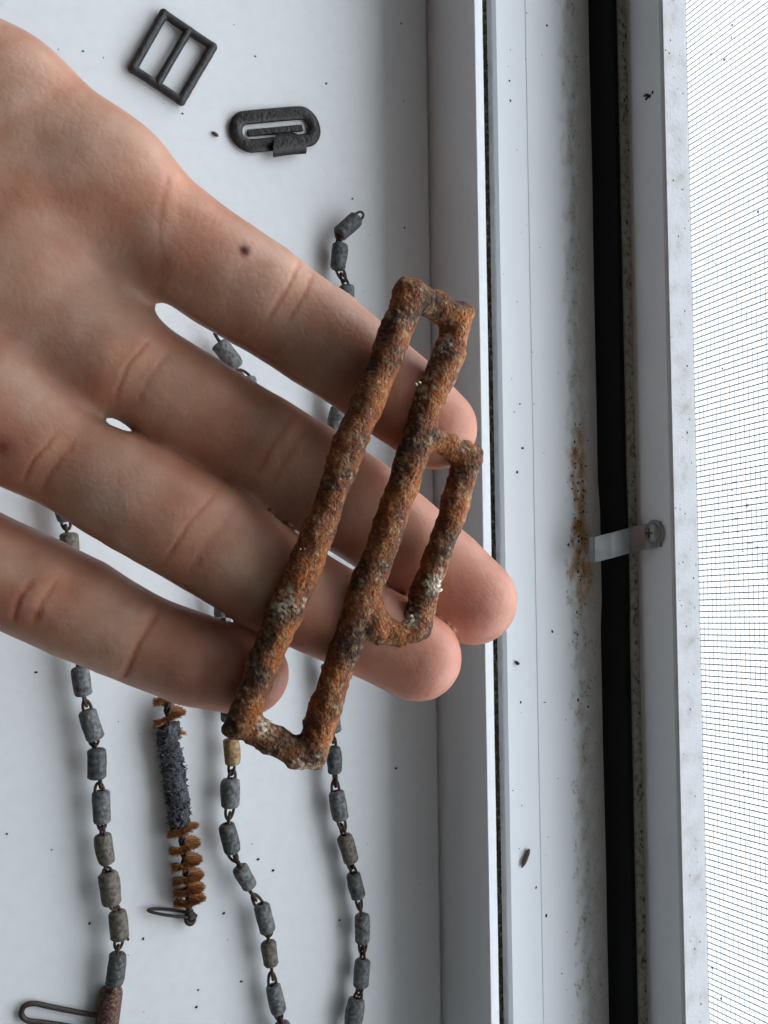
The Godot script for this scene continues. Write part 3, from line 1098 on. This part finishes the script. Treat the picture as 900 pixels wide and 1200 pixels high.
func build_hand() -> void:
	hand_o = v(10.9,67.6,-70.7)
	hand_u = (v(90.4,78.2,11.0) - hand_o).normalized()
	var side := v(3.8,54.1,-0.2) - hand_o
	hand_w = (side - hand_u * side.dot(hand_u)).normalized()
	hand_n = hand_u.cross(hand_w)
	if hand_n.y < 0:
		hand_n = -hand_n
	var palm := [
		[[v(-44.4,54.4,-97.9),16.38], [v(-13.0,63.5,-81.8),12.25], 10], [[v(-13.0,63.5,-81.8),12.25], [v(10.9,67.6,-71.0),10.06], 6], [[v(10.9,67.6,-71.0),10.06], [v(26.7,69.9,-59.4),11.04], 6],
		[[v(-47.7,56.7,-86.7),17.17], [v(14.1,59.5,-44.3),12.00], 10], [[v(14.1,59.5,-44.3),12.00], [v(27.0,63.7,-34.2),8.94], 6],
		[[v(-50.0,54.8,-79.7),17.23], [v(5.1,56.5,-27.0),11.87], 10], [[v(3.8,56.2,-27.7),11.29], [v(16.8,59.4,-18.1),8.31], 6],
		[[v(-50.4,53.1,-71.7),16.75], [v(-7.4,54.8,-10.0),11.54], 10], [[v(-9.9,54.3,-10.7),10.96], [v(-2.5,52.8,-3.4),9.01], 6],
		[[v(-27.7,59.5,-65.6),13.26], [v(12.4,64.8,-54.0),12.72], 10],
		[[v(-37.9,65.2,-92.9),14.37], [v(-15.8,69.8,-79.9),13.90], 10], [[v(-37.8,60.3,-62.2),13.52], [v(-15.5,58.1,-21.6),12.54], 10],
		[[v(29.2,65.9,-43.8),4.88], [v(27.6,65.5,-44.5),4.87], 4], [[v(20.2,60.2,-23.9),4.32], [v(19.2,60.1,-25.0),4.31], 4], [[v(-3.8,51.6,-11.6),5.09], [v(-5.4,51.3,-12.8),5.08], 4],
		[[v(-30.0,65.2,-97.7),11.30], [v(-21.5,75.7,-115.2),8.28], 9], [[v(-21.5,75.7,-115.2),8.28], [v(-17.1,79.8,-130.4),6.79], 4],
		[[v(-45.7,56.7,-84.7),20.35], [v(-81.9,54.2,-102.1),20.70], 16], [[v(-81.9,54.2,-102.1),20.70], [v(-106.1,55.2,-113.1),21.97], 16], [[v(-50.3,53.6,-74.0),18.56], [v(-82.7,52.1,-94.1),20.35], 16]]
	var fingers := [
		[[v(25.1,69.6,-60.2),9.76], [v(39.9,72.0,-49.3),9.43], [v(45.7,73.0,-45.6),9.44], [v(51.1,74.1,-42.4),9.30], [v(56.0,75.2,-39.1),8.85], [v(61.6,77.1,-35.2),8.88], [v(68.1,80.1,-29.8),8.21], [v(73.5,83.3,-24.6),7.89], [v(79.2,85.7,-19.3),7.16]],
		[[v(19.3,61.4,-40.1),9.17], [v(31.7,64.5,-30.6),8.86], [v(41.2,65.3,-24.7),9.26], [v(47.5,66.1,-20.8),9.36], [v(53.6,67.4,-17.2),9.43], [v(61.2,69.4,-12.3),9.58], [v(69.8,71.8,-6.6),9.28], [v(77.0,73.8,-1.0),8.80], [v(84.8,76.9,5.9),8.51], [v(89.8,79.2,10.9),8.12]],
		[[v(10.2,58.3,-22.5),9.35], [v(21.8,62.2,-14.1),8.35], [v(28.7,64.6,-10.2),9.25], [v(33.1,66.1,-7.6),9.49], [v(37.4,67.4,-4.9),9.46], [v(44.0,69.3,-0.8),9.51], [v(53.2,72.1,5.8),9.08], [v(61.4,75.4,11.0),8.36], [v(70.0,78.9,15.6),8.09], [v(77.1,81.9,20.1),7.59]],
		[[v(-5.1,52.5,-6.0),10.08], [v(3.8,54.0,0.1),9.09], [v(9.0,55.0,3.0),9.09], [v(13.3,55.9,4.9),8.86], [v(17.0,56.7,6.9),8.98], [v(24.0,58.6,10.7),8.90], [v(30.4,60.8,14.4),8.20], [v(35.0,62.6,16.8),7.92], [v(42.0,65.8,19.8),8.07], [v(50.4,69.4,22.5),7.20]]]
	var lo := v(1e3, 1e3, 1e3)
	var hi := -lo
	for set_ in [palm, fingers]:
		for row in set_:
			for q in row:
				if q is Array:
					lo = lo.min(q[0] - Vector3.ONE * (q[1] + 4.0))
					hi = hi.max(q[0] + Vector3.ONE * (q[1] + 4.0))
	var cell := 1.05
	var base := Field.new(lo, hi, cell)
	for q in palm:
		var wrist: bool = q[2] == 16
		base.cone(q[0][0], q[1][0], q[0][1], q[1][1], q[2], 12.0, hand_n, 1.25 if not wrist else 1.3)
	var whole := base.again()
	whole.d = base.d.duplicate()
	for fg in fingers:
		var one := base.again()
		var a := v(1e3, 1e3, 1e3)
		var b := -a
		for k in fg.size() - 1:
			one.cone(fg[k][0], fg[k + 1][0], fg[k][1], fg[k + 1][1], 0.3, 9.0, hand_n, 1.06)
			a = a.min(fg[k][0]).min(fg[k + 1][0])
			b = b.max(fg[k][0]).max(fg[k + 1][0])
		var s := one.span(a, b, 20.0)
		for z in range(s[4], s[5] + 1):
			for y in range(s[2], s[3] + 1):
				var at: int = (z * one.ny + y) * one.nx
				for x in range(s[0], s[1] + 1):
					var id := at + x
					var fd := one.d[id]
					if fd > 900.0:
						continue
					var pd := base.d[id]
					var g := 4.0 - absf(fd - pd)
					var m := minf(fd, pd) - (g * g / 16.0 if g > 0.0 else 0.0)
					var wd := whole.d[id]
					var kk := 1.4 * clampf(minf(pd - m, pd - wd), 0.0, 1.0)
					var gg := kk - absf(m - wd)
					whole.d[id] = minf(m, wd) - (gg * gg / (4.0 * kk) if gg > 0.0 else 0.0)
	var tips := [fingers[0][8][0], fingers[1][9][0], fingers[2][9][0], fingers[3][9][0]]
	var shape := whole.surface(func(q: Vector3, _n: Vector3) -> Color:
		var skin := Vector3(0.585, 0.33, 0.23)
		var red := Vector3(0.56, 0.255, 0.165)
		var pale := Vector3(0.62, 0.42, 0.325)
		var a := noise_c.get_noise_3d(q.x * 5.0, q.y * 5.0, q.z * 5.0)
		var b := noise_b.get_noise_3d(q.x * 14.0, q.y * 14.0, q.z * 14.0)
		var c := skin
		c = c.lerp(red, clampf(a * 1.5 + 0.15, 0.0, 0.8))
		c = c.lerp(pale, clampf(-a * 1.0 + b * 0.45, 0.0, 0.65))
		for t in tips:
			c = c.lerp(Vector3(0.585, 0.25, 0.175), clampf(1.25 - q.distance_to(t) / 16.0, 0.0, 0.85))
		return Color(c.x, c.y, c.z), 2)
	shape.mapped = true
	for k in shape.p.size():
		shape.t[k] = hand_uv(shape.p[k])
	var org := v(-50.0,54.8,-79.7)
	var m := skin_material()
	var o := thing("person", "open left hand held palm up over the sill, rusty buckle across its fingers", "person", org)
	put("hand", shape, m, o, org)

func stroke(col: PackedByteArray, rel: PackedFloat32Array, pts: Array, wide: float, tint: Color, amount: float, depth: float) -> void:
	var uv := []
	var lo := Vector2(1e6, 1e6)
	var hi := -lo
	for q in pts:
		var t := hand_uv(q) * TEX
		uv.append(t)
		lo = lo.min(t)
		hi = hi.max(t)
	var w := wide / SPAN * TEX
	for y in range(maxi(0, int(lo.y - w * 2)), mini(TEX, int(hi.y + w * 2))):
		for x in range(maxi(0, int(lo.x - w * 2)), mini(TEX, int(hi.x + w * 2))):
			var q := Vector2(x, y)
			var jig := noise_b.get_noise_2d(x * 6.0, y * 6.0) * w * 0.3
			var d := 1e6
			var along := 0.0
			for k in uv.size() - 1:
				var c := Geometry2D.get_closest_point_to_segment(q, uv[k], uv[k + 1])
				var dd := c.distance_to(q)
				if dd < d:
					d = dd
					along = (k + (uv[k] as Vector2).distance_to(c) / maxf((uv[k] as Vector2).distance_to(uv[k + 1]), 0.01)) / (uv.size() - 1)
			if uv.size() == 1:
				d = q.distance_to(uv[0])
			d = maxf(0.0, d + jig)
			var fall := exp(-d * d / (w * w)) * (minf(1.0, sin(clampf(along, 0.0, 1.0) * PI) * 2.2 + 0.15) if uv.size() > 1 else 1.0)
			if fall < 0.02:
				continue
			var at := y * TEX + x
			rel[at] -= depth * fall
			var f := fall * amount
			col[at * 3] = int(lerpf(col[at * 3], tint.r * 255, f))
			col[at * 3 + 1] = int(lerpf(col[at * 3 + 1], tint.g * 255, f))
			col[at * 3 + 2] = int(lerpf(col[at * 3 + 2], tint.b * 255, f))

func skin_material() -> StandardMaterial3D:
	var cells := FastNoiseLite.new()
	cells.noise_type = FastNoiseLite.TYPE_CELLULAR
	cells.cellular_return_type = FastNoiseLite.RETURN_DISTANCE2_SUB
	cells.frequency = 0.1
	cells.fractal_octaves = 2
	cells.domain_warp_enabled = true
	cells.domain_warp_amplitude = 12.0
	cells.seed = 41
	var pores := cells.get_image(TEX, TEX)
	pores.convert(Image.FORMAT_L8)
	var mott := ramp_image(noise_image(TEX, 0.02, 5, 42), [[0.0, Color(0.84, 0.78, 0.74)], [0.4, Color(0.885, 0.86, 0.84)], [0.6, Color(0.9, 0.885, 0.875)], [1.0, Color(0.95, 0.95, 0.95)]])
	var col := mott.get_data()
	var rel_im := pores
	rel_im.convert(Image.FORMAT_RF)
	var rel := rel_im.get_data().to_float32_array()
	for k in rel.size():
		rel[k] = 0.5 + (minf(rel[k], 0.45) - 0.3) * 0.05
	var pale := Color(1.0, 0.98, 0.96)
	var red := Color(0.78, 0.55, 0.50)
	# creases across each finger joint and the palm: [points, width mm, tint, amount, depth]
	var lines := [
		[[v(39.0,73.6,-61.5), v(38.1,72.4,-55.1), v(37.1,71.0,-47.9)], 1.90, pale, 1.0, 0.055],
		[[v(37.3,73.1,-61.2), v(36.1,71.8,-55.0), v(35.9,70.7,-48.1)], 0.61, red, 0.16, 0.060],
		[[v(36.7,70.8,-47.5), v(36.3,70.1,-44.0), v(35.6,69.4,-40.9)], 1.22, red, 0.29, 0.080],
		[[v(58.7,77.3,-49.0), v(56.3,75.7,-43.2), v(52.9,73.8,-36.8)], 2.76, pale, 1.0, 0.000],
		[[v(58.1,77.0,-48.5), v(55.8,75.5,-43.1), v(52.5,73.7,-37.2)], 0.50, red, 0.26, 0.099],
		[[v(60.4,77.5,-46.9), v(58.3,76.1,-41.9), v(55.5,74.5,-36.8)], 0.50, red, 0.21, 0.075],
		[[v(35.7,68.5,-34.9), v(32.3,66.9,-30.7), v(30.1,65.4,-25.0)], 2.24, pale, 1.0, 0.000],
		[[v(34.9,68.2,-34.5), v(31.5,66.6,-30.2), v(29.4,65.1,-24.6)], 0.50, red, 0.26, 0.088],
		[[v(38.1,68.9,-32.9), v(35.1,67.4,-28.6), v(32.8,65.9,-23.5)], 0.61, red, 0.21, 0.069],
		[[v(58.9,73.3,-22.0), v(55.1,71.4,-16.5), v(52.6,69.8,-11.1)], 2.76, pale, 1.0, 0.000],
		[[v(58.0,73.1,-22.5), v(54.1,71.1,-17.0), v(51.9,69.7,-12.0)], 0.61, red, 0.26, 0.099],
		[[v(60.1,73.4,-20.2), v(56.6,71.6,-15.1), v(54.2,70.1,-10.2)], 0.61, red, 0.21, 0.080],
		[[v(22.4,62.4,-19.5), v(18.8,60.6,-15.0), v(16.8,59.4,-10.6)], 2.07, pale, 1.0, 0.000],
		[[v(21.6,62.1,-19.5), v(18.0,60.4,-15.0), v(16.2,59.3,-11.2)], 0.50, red, 0.26, 0.088],
		[[v(24.3,62.7,-18.3), v(20.9,61.0,-13.6), v(18.9,59.8,-9.5)], 0.61, red, 0.21, 0.069],
		[[v(48.0,68.3,-10.2), v(42.9,66.0,-4.7), v(39.0,63.8,2.1)], 3.10, pale, 1.0, 0.000],
		[[v(46.9,68.1,-11.1), v(41.7,65.7,-5.3), v(38.0,63.6,1.4)], 0.50, red, 0.18, 0.088],
		[[v(50.0,68.7,-8.4), v(45.4,66.5,-2.9), v(41.7,64.5,3.3)], 0.81, red, 0.23, 0.088],
		[[v(18.5,57.6,3.7), v(16.2,56.4,7.2), v(15.2,55.6,10.9)], 0.61, red, 0.44, 0.138],
		[[v(21.8,58.5,4.1), v(19.7,57.4,7.3), v(18.4,56.4,11.3)], 0.71, red, 0.44, 0.138],
		[[v(23.1,59.2,2.2), v(21.0,58.1,5.5), v(19.4,57.0,9.4)], 1.72, pale, 1.0, 0.000],
		[[v(36.6,62.0,9.4), v(33.4,60.3,14.7), v(30.5,58.4,21.8)], 2.24, pale, 1.0, 0.000],
		[[v(37.6,62.3,9.4), v(34.5,60.6,14.6), v(31.6,58.7,22.1)], 0.61, red, 0.41, 0.129],
		[[v(25.0,72.2,-75.9), v(18.5,69.2,-68.7), v(11.0,66.3,-63.0), v(3.6,63.8,-59.9)], 1.42, red, 0.16, 0.069],
		[[v(30.9,67.1,-34.4), v(29.4,66.2,-31.3), v(29.2,65.7,-28.5), v(27.4,64.2,-22.6)], 1.72, pale, 1.0, 0.028],
		[[v(6.3,59.5,-29.5), v(16.4,63.4,-36.5), v(25.4,67.0,-43.6)], 1.42, red, 0.16, 0.060],
		[[v(3.7,61.6,-46.9), v(14.9,65.8,-54.0), v(26.5,69.3,-55.9)], 1.22, red, 0.10, 0.039],
		[[v(48.9,74.4,-48.5)], 0.75, Color(0.26, 0.09, 0.08), 1.0, 0.0],
		[[v(13.4,59.4,-17.0)], 1.5, Color(0.62, 0.4, 0.36), 0.7, 0.06]]
	for q in lines:
		stroke(col, rel, q[0], q[1], q[2], q[3], q[4])
	var m := plain(Color(1, 1, 1), 0.44)
	m.vertex_color_use_as_albedo = true
	m.albedo_texture = ImageTexture.create_from_image(Image.create_from_data(TEX, TEX, false, Image.FORMAT_RGB8, col))
	m.heightmap_enabled = true
	m.heightmap_texture = ImageTexture.create_from_image(Image.create_from_data(TEX, TEX, false, Image.FORMAT_RF, rel.to_byte_array()))
	m.heightmap_scale = 0.12
	m.subsurf_scatter_enabled = true
	m.subsurf_scatter_strength = 0.06
	m.metallic_specular = 0.4
	return m

# ---------------------------------------------------------------- rusty buckle
func build_rusty_buckle() -> void:
	var left := [[v(70.2,94.1,-39.4),2.66], [v(67.3,91.8,-30.1),2.67], [v(64.1,89.6,-21.6),2.68], [v(60.7,87.7,-12.4),2.68], [v(57.6,85.2,-1.9),2.69], [v(54.8,83.2,6.1),2.69], [v(52.9,81.9,11.0),2.99], [v(49.8,79.6,20.0),2.71], [v(47.0,77.4,29.1),2.71]]
	var top := [[v(70.2,94.1,-39.4),2.66], [v(74.7,93.7,-38.5),2.41], [v(79.1,93.5,-36.4),2.60]]
	var mid := [[v(79.1,93.5,-36.4),2.60], [v(77.9,92.8,-30.3),2.60], [v(74.9,91.3,-23.0),2.73], [v(71.9,89.9,-12.5),2.73], [v(69.1,87.6,-2.3),2.74], [v(66.3,85.4,6.6),2.75], [v(62.9,83.3,17.5),2.75], [v(59.9,81.4,27.4),2.75], [v(58.0,79.8,34.5),2.76]]
	var low := [[v(47.0,77.4,29.1),2.71], [v(51.6,78.3,32.1),2.59], [v(55.5,79.0,34.6),2.75], [v(58.0,79.8,34.5),2.76]]
	var hook := [[v(74.6,90.9,-17.1),2.15], [v(78.4,90.3,-16.3),2.17], [v(82.6,90.2,-14.0),2.36], [v(80.9,89.0,-6.3),2.36], [v(78.3,87.5,2.3),2.36], [v(76.4,86.6,8.0),2.36], [v(74.7,85.7,14.6),2.87], [v(71.1,84.9,15.7),2.85], [v(67.8,84.7,14.2),2.76], [v(65.9,84.9,9.1),2.40]]
	var crust := [v(53.1,84.3,9.0), v(51.7,83.6,9.8), v(76.7,88.5,7.7), v(77.2,88.6,6.7), v(73.2,87.1,12.9), v(49.9,79.9,30.0), v(57.1,80.6,36.6), v(55.6,80.3,35.9), v(76.5,94.0,-31.8), v(72.7,92.7,-25.2)]
	var lo := v(1e3, 1e3, 1e3)
	var hi := -lo
	for set_ in [left, top, mid, low, hook]:
		for q in set_:
			lo = lo.min(q[0] - Vector3.ONE * (q[1] + 2.0))
			hi = hi.max(q[0] + Vector3.ONE * (q[1] + 2.0))
	var f := Field.new(lo, hi, 0.5)
	for set_ in [left, top, mid, low, hook]:
		for k in set_.size() - 1:
			f.cone(set_[k][0], set_[k + 1][0], set_[k][1] - 0.1, set_[k + 1][1] - 0.1, 0.7, 2.6)
	for q in [[[v(70.2,94.1,-39.4),2.32], [v(69.4,94.1,-40.7),1.50]], [[v(79.1,93.5,-36.4),2.39], [v(80.5,93.9,-37.4),1.55]], [[v(47.0,77.4,29.1),2.37], [v(45.6,76.8,30.3),1.67]], [[v(58.0,79.8,34.5),2.40], [v(58.7,79.7,36.2),1.56]], [[v(82.6,90.2,-14.0),2.01], [v(84.0,90.5,-14.7),1.44]], [[v(74.7,85.7,14.6),2.15], [v(75.5,85.7,16.2),1.44]]]:
		f.cone(q[0][0], q[1][0], q[0][1], q[1][1], 0.5, 2.6)
	roughen(f, [[noise_a, 7.0, 0.4], [noise_b, 22.0, 0.4], [noise_c, 75.0, 0.42]])
	var shape := f.surface(func(q: Vector3, _n: Vector3) -> Color:
		var a := noise_a.get_noise_3d(q.x * 12.0, q.y * 12.0, q.z * 12.0)
		var b := noise_b.get_noise_3d(q.x * 55.0, q.y * 55.0, q.z * 55.0)
		var e := noise_c.get_noise_3d(q.x * 120.0, q.y * 120.0, q.z * 120.0)
		var c := Vector3(0.27, 0.088, 0.028)
		c = c.lerp(Vector3(0.46, 0.145, 0.03), clampf(a * 3.0, 0.0, 1.0))
		var bar := Geometry3D.get_closest_point_to_segment(q, left[1][0], left[6][0]).distance_to(q)
		c = c.lerp(Vector3(0.52, 0.15, 0.036), clampf(1.3 - bar / 4.0, 0.0, 1.0) * clampf(0.45 + b * 1.2, 0.0, 0.85))
		c = c.lerp(Vector3(0.055, 0.03, 0.02), clampf(-a * 3.4 - 0.3 + b * 1.8, 0.0, 0.9))
		c = c.lerp(Vector3(0.44, 0.27, 0.12), clampf(b * 3.0 - 0.5 + e, 0.0, 0.75))
		c = c.lerp(Vector3(0.03, 0.018, 0.014), clampf(-e * 2.5 - 0.55, 0.0, 0.8))
		c = c.lerp(Vector3(0.60, 0.47, 0.30), clampf(e * 4.0 - 1.5, 0.0, 0.8))
		for t in crust:
			c = c.lerp(Vector3(0.68, 0.61, 0.47), clampf(1.5 - q.distance_to(t) * 0.95 + e * 3.0 + b, 0.0, 0.9))
		return Color(c.x, c.y, c.z))
	var org: Vector3 = mid[4][0]
	var o := thing("rusty_buckle", "large heavily rusted wire buckle with a smaller loop, lying across the open fingers", "buckle", org)
	put("rusty_frame", shape, M.rust, o, org)
	# pale mineral crust
	var view := (v(74.0,75.4,-5.3) - v(0, 230, 0)).normalized()
	for q in [[v(52.9,84.8,8.9), 1.0], [v(53.7,84.9,9.5), 0.8], [v(51.6,84.1,9.7), 0.7], [v(76.6,88.8,7.7), 0.95], [v(77.6,88.7,8.4), 0.8], [v(77.0,89.0,6.7), 0.7], [v(72.9,87.7,12.8), 0.75], [v(49.8,80.3,29.9), 0.6], [v(57.1,80.7,36.6), 0.8], [v(55.7,80.8,35.8), 0.7], [v(57.4,81.8,35.1), 0.65], [v(72.3,93.3,-25.1), 0.5], [v(76.1,94.6,-31.6), 0.5], [v(54.7,86.4,0.5), 0.4]]:
		var b := Shape.new()
		for k in 3:
			var z: float = q[1] * rng.randf_range(0.3, 0.65)
			crumb(b, q[0] + v(rng.randf_range(-0.7, 0.7), rng.randf_range(-0.3, 0.2), rng.randf_range(-0.7, 0.7)), v(z * 1.3, z * 0.55, z))
		put("pale_crust", b, M.chip, o, org)

func _ready() -> void:
	rng.seed = 20240611
	noise_a.seed = 1
	noise_b.seed = 2
	noise_c.seed = 3
	for q in [noise_a, noise_b, noise_c]:
		(q as FastNoiseLite).frequency = 0.01
		(q as FastNoiseLite).fractal_octaves = 3
	# camera
	var cam := Camera3D.new()
	cam.name = "camera"
	add_child(cam)
	cam.transform = Transform3D(Basis(Vector3(0.90199, 0.43155, 0.01337), Vector3(-0.00125, 0.03357, -0.99944), Vector3(-0.43176, 0.90146, 0.03081)), Vector3(0, 0.23, 0))
	cam.fov = 56.03
	cam.near = 0.01
	cam.far = 60.0
	cam.current = true
	# overcast sky, seen and shining in through the window only
	var env := Environment.new()
	var sky_mat := ProceduralSkyMaterial.new()
	sky_mat.sky_top_color = Color(0.93, 0.965, 1.0)
	sky_mat.sky_horizon_color = Color(0.97, 0.985, 1.0)
	sky_mat.ground_horizon_color = Color(0.75, 0.76, 0.77)
	sky_mat.ground_bottom_color = Color(0.7, 0.71, 0.72)
	sky_mat.sky_curve = 0.2
	var sky := Sky.new()
	sky.sky_material = sky_mat
	env.background_mode = Environment.BG_SKY
	env.sky = sky
	env.background_energy_multiplier = 4.2
	env.tonemap_mode = Environment.TONE_MAPPER_LINEAR
	env.tonemap_exposure = 1.48
	env.sdfgi_enabled = true
	env.ssao_enabled = true
	env.ssil_enabled = true
	var we := WorldEnvironment.new()
	we.name = "world_environment"
	we.environment = env
	add_child(we)

	make_materials()
	build_room()
	build_window()
	build_frame_clip()
	build_hand()
	build_rusty_buckle()
	build_chains()
	build_brush()
	build_small_buckles()
	build_debris()
